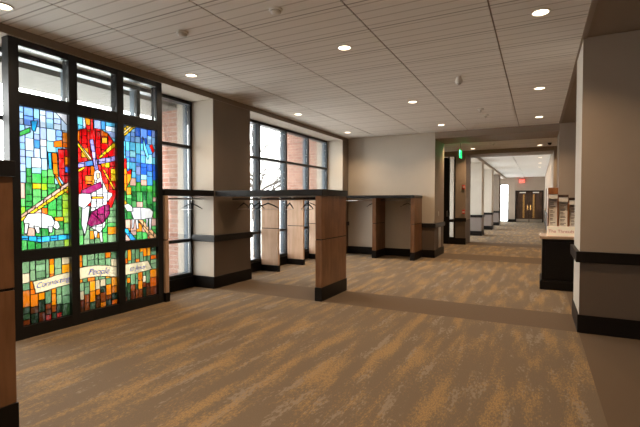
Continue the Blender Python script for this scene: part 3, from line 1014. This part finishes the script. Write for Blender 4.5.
def circ(cy, cz, ry, rz, n=24):
    return [(cy + ry * math.cos(2 * PI * k / n), cz + rz * math.sin(2 * PI * k / n)) for k in range(n)]
HIG = (.936, 2.464); LOW = (.131, .814)
glasses = []
for i, (a, b2) in enumerate(PY):
    glasses.append(make_glass(i, a, b2, HIG[0], HIG[1], ART[i], .072, .085))
for i, (a, b2) in enumerate(PY):
    glasses.append(make_glass(i + 3, a, b2, LOW[0], LOW[1], ART[i + 3], .068, .088))
# the lettering on the three ribbons
for gi, body, size, cy, cz, ang in LETTERS:
    mt = Matrix.Translation((SX + .0055, cy, cz)) @ Matrix.Rotation(PI / 2, 4, 'Z') @ Matrix.Rotation(PI / 2, 4, 'X') @ Matrix.Rotation(ang, 4, 'Z')
    text_mesh(body, size, M['blue_ink'], 'lettering', glasses[gi], mt, shear=.35, spacing=.95)

# ------------------------------------------------------------------ coat racks
def end_panel(x0, x1, y0, y1, parent, m, top=1.55, seam=.90, plinth=.2):
    b = MB()
    b.box(x0, x1, y0, y1, plinth + .001, seam - .008, m, bev=.002)
    b.box(x0 + .006, x1 - .006, y0 + .006, y1 - .006, seam - .008, seam + .008, M['black'])
    b.box(x0, x1, y0, y1, seam + .008, top, m, bev=.002)
    o = b.build('end_panel', None, parent)
    MB().box(x0 - .008, x1 + .008, y0 - .008, y1 + .008, 0, plinth, bev=.003).build('plinth', M['black'], o)
    return o

# between the column and the free end: foreground and middle rack
def bay_rack(y0, y1, label, top=1.54, seam=.90, plinth=.2):
    r = thing('coat_rack', label, 'coat rack', (-3.8, (y0 + y1) / 2, 0), 'coat racks')
    MB().box(XW + .04, -2.77, y0 - .01, y1 + .01, top + .001, top + .095, bev=.004).build('shelf_top', M['slab'], r)
    end_panel(-2.89, -2.79, y0, y1, r, M['wood'], top=top, seam=seam, plinth=plinth)
    MB().cyl((XW + .04, y0 + .45, 1.5), (-2.892, y0 + .45, 1.5), .014).build('hanging_rod', M['black'], r, True)
    for x in (-4.2, -3.55):
        MB().box(x - .015, x + .015, y0 + .44, y0 + .46, 1.515, top + .001).box(x - .05, x + .05, y0 + .41, y0 + .49, top - .007, top + .001).build('bracket', M['steel'], r)
    return r
bay_rack(.55, 1.43, 'wood-ended coat rack in the near corner before the stained glass', top=1.60, seam=.93, plinth=.24)
mid = bay_rack(5.5, 6.4, 'coat rack with free-standing maple end panel and black top joined to the grey column')

# along the windows
def window_rack(y0, y1, fins, label):
    r = thing('window_coat_rack', label, 'coat rack', (-5.0, (y0 + y1) / 2, 0), 'coat racks')
    MB().box(-5.24, XW + .02, y0, y1, 1.545, 1.64, bev=.004).build('shelf_top', M['slab'], r)
    for y in fins:
        end_panel(-5.2, -4.78, y - .03, y + .03, r, M['pale_wood'], top=1.544, seam=.90, plinth=.13)
    cuts = [y0] + [v for y in fins for v in (y - .031, y + .031)] + [y1]
    for a, b2 in zip(cuts[::2], cuts[1::2]):
        if b2 - a > .1:
            MB().cyl((-5.0, a + .001, 1.5), (-5.0, b2 - .001, 1.5), .013).build('hanging_rod', M['steel'], r, True)
    return r
window_rack(4.445, 5.49, (4.48,), 'short coat rail between the stained glass screen and the grey column')
window_rack(6.56, 10.70, (7.47, 8.53, 9.59), 'long coat rack with pale maple fins along the far window')

# against the far wall
r = thing('wall_coat_rack', 'low coat rack with two maple posts and black top against the far wall', 'coat rack', (-3.7, 10.75, 0), 'coat racks')
MB().box(-4.76, -2.69, 10.33, 11.148, 1.55, 1.62, bev=.004).build('shelf_top', M['slab'], r)
for x0_, x1_ in ((-3.80, -3.70), (-2.80, -2.70)):
    end_panel(x0_, x1_, 10.38, 11.13, r, M['wood'], top=1.549)
MB().cyl((-4.7, 10.75, 1.49), (-3.801, 10.75, 1.49), .014).build('hanging_rod', M['steel'], r, True)
MB().cyl((-3.699, 10.75, 1.49), (-2.801, 10.75, 1.49), .014).build('hanging_rod', M['steel'], r, True)

# ---- hangers
def make_hanger(loc, rz, label, group):
    o = thing('coat_hanger', label, 'hanger', loc, group)
    # loc is the crown of the rod; local coordinates below, width along local X
    fr = MB()
    L = [(-.21, -.175), (-.11, -.125), (0, -.085), (.11, -.125), (.21, -.175)]
    fr.tube([(loc[0] + x, loc[1], loc[2] + z) for x, z in L], [.007, .011, .012, .011, .007], seg=8)
    fr.build('frame', M['black'], o, True)
    br = MB()
    br.tube([(loc[0] + x, loc[1], loc[2] + z) for x, z in ((-.20, -.17), (-.2, -.185), (.2, -.185), (.20, -.17))], .004, seg=6)
    br.build('trouser_bar', M['steel'], o, True)
    hk = MB()
    pts = [(0, -.08), (0, -.045)]
    for k in range(9):
        a = -PI / 2 + k * (PI * 1.3) / 8
        pts.append((.0195 * math.cos(a), -.0165 + .0195 * math.sin(a) + .0))
    hk.tube([(loc[0] + x, loc[1], loc[2] + z) for x, z in pts], .0022, seg=6)
    hk.build('hook', M['chrome'], o, True)
    o.rotation_euler = (0, 0, rz)
    return o
G = 'hangers on the middle coat rack'
proto = make_hanger((-4.52, 5.95, 1.515), PI / 2 + .15, 'dark coat hanger closest to the grey column on the middle rack', G)
spots = [(-4.36, .35, 'dark coat hanger second out from the grey column, tilted'),
         (-4.22, .1, 'dark coat hanger third out from the grey column'),
         (-4.02, -.5, 'dark coat hanger in the middle of the rail, turned aside'),
         (-3.60, .25, 'dark coat hanger before the first pale fin, alone on the rail'),
         (-3.27, .05, 'dark coat hanger second in from the maple end panel'),
         (-3.02, .2, 'dark coat hanger closest to the maple end panel')]
for x, a, lb in spots:
    c_ = copy_tree(proto, (x, 5.95, 1.515), (0, 0, PI / 2 + a)); c_['label'] = lb
for x, y, z, a, lb, g_ in ((-3.90, 10.75, 1.505, .9, 'dark coat hanger left of the inner maple post of the far wall rack', 'hangers on the far wall rack'),
                       (-2.98, 10.75, 1.505, .9, 'dark coat hanger beside the outer maple post of the far wall rack', 'hangers on the far wall rack'),
                       (-5.0, 5.2, 1.515, .1, 'coat hanger on the short rail beside the grey column reveal', 'hangers on the short window rail'),
                       (-5.0, 9.2, 1.515, .2, 'coat hanger by the far window between two pale fins', 'hangers on the long window rack')):
    c_ = copy_tree(proto, (x, y, z), (0, 0, a)); c_['label'] = lb; c_['group'] = g_

# ------------------------------------------------------------------ info counter with leaflet racks
cx0, cx1, cy0, cy1 = .06, 1.3, 7.97, 8.75
ct = thing('info_counter', 'black cabinet counter with pale stone top beyond the big column', 'counter', (.6, 8.3, 0))
MB().box(cx0 + .01, cx1 - .01, cy0 + .01, cy1 - .01, .14, .84, bev=.004).build('body', M['black'], ct)
MB().box(cx0 - .02, cx1, cy0 - .02, cy1, 0, .14, bev=.01).box(cx0 - .01, cx1 - .01, cy0 - .01, cy1, .14, .155).build('plinth', M['black'], ct)
MB().box(cx0 - .03, cx1 + .01, cy0 - .03, cy1 + .01, .84, .885, bev=.006).build('countertop', M['stone'], ct)
MB().box(.12, .62, cy0 - .002, cy0 + .009, .2, .79, bev=.003).build('door', M['black'], ct)
sn = thing('backlit_sign', 'cream glowing sign with dull red words lying along the black counter', 'sign', (.42, 8.03, .885))
MB().box(.14, .86, 8.03, 8.12, .886, 1.045, bev=.004).build('sign_box', M['sign_glow'], sn)
text_mesh('The Threads', .072, M['red_ink'], 'lettering', sn, Matrix.Translation((.345, 8.028, .965)) @ Matrix.Rotation(PI / 2, 4, 'X'))
def leaflet_rack(x, top, label, capm):
    o = thing('leaflet_rack', label, 'leaflet rack', (x, 8.22, .886), 'leaflet racks')
    wd = .066
    b = MB()
    b.box(x - wd - .008, x - wd, 8.15, 8.3, .886, top, M['owood']); b.box(x + wd, x + wd + .008, 8.15, 8.3, .886, top, M['owood'])
    b.box(x - wd, x + wd, 8.28, 8.3, .886, top, M['paper'])
    b.build('case', None, o)
    MB().box(x - wd - .008, x + wd + .008, 8.14, 8.3, top, top + capm[1]).build('cap', M[capm[0]], o)
    MB().box(x - wd, x + wd, 8.145, 8.15, top - .075, top - .001).build('header_card', M['paper'], o)
    n = 6
    z = 1.05; hh = (top - .13 - z) / n
    for k in range(n):
        lf = MB().box(x - wd + .012, x + wd - .004, 8.155 + .01 * k, 8.160 + .01 * k, z + k * hh, z + (k + 1) * hh + .01)
        lf.build('leaflet', M['paper'], o)
        ln = MB()
        rr = random.Random(k + int(x * 100))
        for q in range(2):
            zz = z + k * hh + hh * (.45 + .35 * q)
            ln.box(x - wd + .025, x + wd - .02 - rr.uniform(0, .05), 8.1535 + .01 * k, 8.1545 + .01 * k, zz - .005, zz + .005)
        ln.build('print', M['ink'], o)
    return o
leaflet_rack(.225, 1.58, 'tallest leaflet rack with orange wood cap on the black counter', ('owood', .11))
leaflet_rack(.375, 1.53, 'middle leaflet rack with dark cap on the black counter', ('dwood', .04))
leaflet_rack(.528, 1.48, 'shortest leaflet rack of the three, nearest the big column', ('dwood', .04))

# ------------------------------------------------------------------ things on the far portal
mp = MB().box(-2.372, -2.365, 11.6, 11.9, .22, .77, bev=.002).build('metal_plate', M['steel'])
tag(mp, 'brushed metal plate on the pier end below the chair rail', 'metal plate')
o = thing('fire_alarm_strobe', 'red fire alarm strobe high on the wall past the portal', 'fire alarm', (-2.245, 15.09, 1.95))
MB().box(-2.29, -2.2, 15.06, 15.099, 1.88, 2.02, bev=.008).build('housing', M['red'], o)
MB().box(-2.27, -2.22, 15.035, 15.06, 1.92, 1.99, bev=.01).build('lens', M['white'], o)
o = thing('fire_alarm_pull_station', 'red fire alarm pull box above the chair rail past the portal', 'fire alarm', (-2.245, 15.09, 1.12))
MB().box(-2.29, -2.2, 15.06, 15.099, 1.05, 1.19, bev=.006).build('housing', M['red'], o)
MB().box(-2.28, -2.21, 15.048, 15.06, 1.10, 1.125, bev=.004).build('handle', M['white'], o)
o = tag(MB().box(-2.37, -2.36, 11.55, 11.63, 1.08, 1.2, bev=.002).build('light_switch', M['wall']), 'plain light switch plate on the brown pier cheek', 'light switch')

# exit signs
e = thing('exit_sign', 'green lit exit sign hanging in the first portal', 'exit sign', (-2.0, 12.8, 3.18), 'exit signs')
MB().box(-2.05, -1.95, 12.67, 12.93, 3.155, 3.179, bev=.004).build('canopy', M['white'], e)
MB().cyl((-2.0, 12.8, 3.155), (-2.0, 12.8, 2.95), .008).build('stem', M['black'], e)
MB().box(-2.012, -1.988, 12.64, 12.96, 2.72, 2.93, bev=.002).build('panel', M['exit_green'], e)
text_mesh('EXIT', .15, M['black'], 'lettering', e, Matrix.Translation((-1.986, 12.8, 2.825)) @ Matrix.Rotation(PI / 2, 4, 'Z') @ Matrix.Rotation(PI / 2, 4, 'X'))
l = bpy.data.lights.new('exit_sign_light', 'POINT'); l.energy = .7; l.color = (.05, 1, .3); l.shadow_soft_size = .08
lo = bpy.data.objects.new('exit_sign_light', l); COL.objects.link(lo); lo.location = (-1.9, 12.8, 3.03)
e = thing('exit_sign', 'red lit exit sign above the dark double doors at the corridor end', 'exit sign', (-1.04, 33.9, 3.2), 'exit signs')
MB().box(-1.14, -.94, 33.85, 33.95, 3.2, 3.239).build('canopy', M['white'], e)
MB().cyl((-1.04, 33.9, 3.2), (-1.04, 33.9, 3.05), .012).build('stem', M['black'], e)
MB().box(-1.2, -.88, 33.87, 33.93, 2.86, 3.05, bev=.005).build('panel', M['exit_red'], e)
text_mesh('EXIT', .12, M['white'], 'lettering', e, Matrix.Translation((-1.04, 33.868, 2.955)) @ Matrix.Rotation(PI / 2, 4, 'X'))

# ------------------------------------------------------------------ ceiling fittings
def downlight(x, y, z, label, group, r=.07, watts=None, parts=True):
    o = thing('recessed_downlight', label, 'downlight', (x, y, z), group)
    MB().lathe((x, y, z), [(r, -.001), (r + .018, -.001), (r + .018, -.007), (r + .012, -.009), (r, -.006)], ring=True).build('trim_ring', M['white'], o, False)
    MB().lathe((x, y, z), [(r - .001, -.001), (r - .001, -.004), (.01, -.0045)]).build('lens', M['lamp'], o)
    l = bpy.data.lights.new('downlight_lamp', 'AREA'); l.shape = 'DISK'; l.size = r * 1.6
    l.energy = LAMP_W if watts is None else watts; l.color = (1, .70, .42); l.spread = math.radians(125)
    lo = bpy.data.objects.new('downlight_lamp', l); COL.objects.link(lo); lo.location = (0, 0, -.0012); lo.parent = o
    return o
names = {(-4.38, 2.19): 'round ceiling downlight directly above the start of the glass screen',
         (-4.38, 4.57): 'round ceiling downlight above the end of the glass screen',
         (-4.38, 7.58): 'round ceiling downlight beside the far window, near one of two',
         (-4.38, 10.12): 'round ceiling downlight in the corner of far window and far wall',
         (-2.02, 4.57): 'round ceiling downlight near in the middle row of the hall',
         (-2.02, 7.58): 'round ceiling downlight second in the middle row',
         (-2.02, 10.12): 'round ceiling downlight before the portal in the middle row',
         (0.0, 4.57): 'largest ceiling downlight, near in the row beside the brown ceiling',
         (0.0, 7.58): 'ceiling downlight second in the row beside the brown ceiling',
         (0.0, 10.12): 'ceiling downlight before the portal in the row beside the brown ceiling'}
for (x, y), lb in names.items(): downlight(x, y, CZ, lb, 'hall downlights')
for x in (-4.38, -2.02, 0.0):
    for y in (1.6, -1.4, -4.2):
        if (x, y) == (-4.38, 1.6): continue
        downlight(x, y, CZ, {-4.38: 'ceiling downlight behind the viewer, in the row along the windows', -2.02: 'ceiling downlight behind the viewer, in the middle row', 0.0: 'ceiling downlight behind the viewer, in the row beside the brown ceiling'}[x] + {1.6: ', first', -1.4: ', second', -4.2: ', last'}[y], 'downlights behind the viewer')
for x, y, lb in ((-2.05, 12.47, 'downlight in the first portal beside the green exit sign'), (-1.9, 14.6, 'downlight in the first portal close to the dark beam'),
                 (.03, 12.81, 'downlight in the first portal on the counter side, nearer'), (.03, 14.6, 'downlight in the first portal on the counter side, farther')):
    downlight(x, y, 3.18, lb, 'portal downlights')
for y, lb in ((19.3, 'corridor downlight nearest of three'), (22.0, 'corridor downlight, middle of three'), (24.6, 'corridor downlight farthest of three')):
    downlight(.03 if y < 0 else .06, y, CZ, lb + ' in the bright ceiling', 'corridor downlights')
for x, y, lb in ((2.2, -1.0, 'downlight in the brown lobby ceiling behind the viewer'), (2.2, 8.6, 'downlight in the brown lobby ceiling above the black counter end')):
    downlight(x, y, CZ, lb, 'lobby downlights')

def detector(x, y, label):
    o = thing('smoke_detector', label, 'smoke detector', (x, y, CZ), 'smoke detectors')
    MB().lathe((x, y, CZ), [(.062, 0), (.062, -.012), (.055, -.018)]).build('base', M['white'], o, False)
    MB().lathe((x, y, CZ - .018), [(.048, 0), (.046, -.018), (.032, -.028), (.014, -.030)]).build('sensor_head', M['white'], o, True)
detector(-2.19, 3.38, 'white round smoke detector nearest the top edge, centre of the hall ceiling')
detector(-3.36, 3.38, 'white round smoke detector closer to the stained glass')
o = thing('ceiling_motion_sensor', 'white drum-shaped sensor hanging under the hall ceiling', 'sensor', (-1.03, 6.38, CZ))
MB().lathe((-1.03, 6.38, CZ), [(.035, 0), (.035, -.03), (.05, -.035), (.05, -.085), (.042, -.095)]).build('housing', M['white'], o)
MB().lathe((-1.03, 6.38, CZ - .095), [(.03, 0), (.028, -.01), (.012, -.02)]).build('lens', M['steel'], o, True)
def sprinkler(x, y, z, label):
    o = thing('ceiling_sprinkler', label, 'sprinkler', (x, y, z), 'ceiling sprinklers')
    MB().lathe((x, y, z), [(.06, 0), (.058, -.012), (.03, -.02)]).build('escutcheon', M['white'], o, True)
    MB().lathe((x, y, z - .02), [(.012, 0), (.012, -.03), (.03, -.032), (.03, -.036)]).build('deflector', M['steel'], o)
sprinkler(-1.01, 8.75, CZ, 'small ceiling sprinkler, first of the pair before the portal')
sprinkler(-.98, 9.40, CZ, 'small ceiling sprinkler, second of the pair before the portal')
sprinkler(-1.2, 13.6, 3.18, 'small ceiling sprinkler in the first portal ceiling')
o = thing('security_camera', 'dark dome security camera in the portal ceiling', 'camera', (.28, 14.0, 3.18))
MB().lathe((.28, 14.0, 3.18), [(.07, 0), (.07, -.02), (.06, -.025)]).build('base', M['white'], o)
MB().lathe((.28, 14.0, 3.155), [(.055, 0), (.052, -.03), (.035, -.055), (.012, -.065)]).build('dome', M['smoked'], o, True)
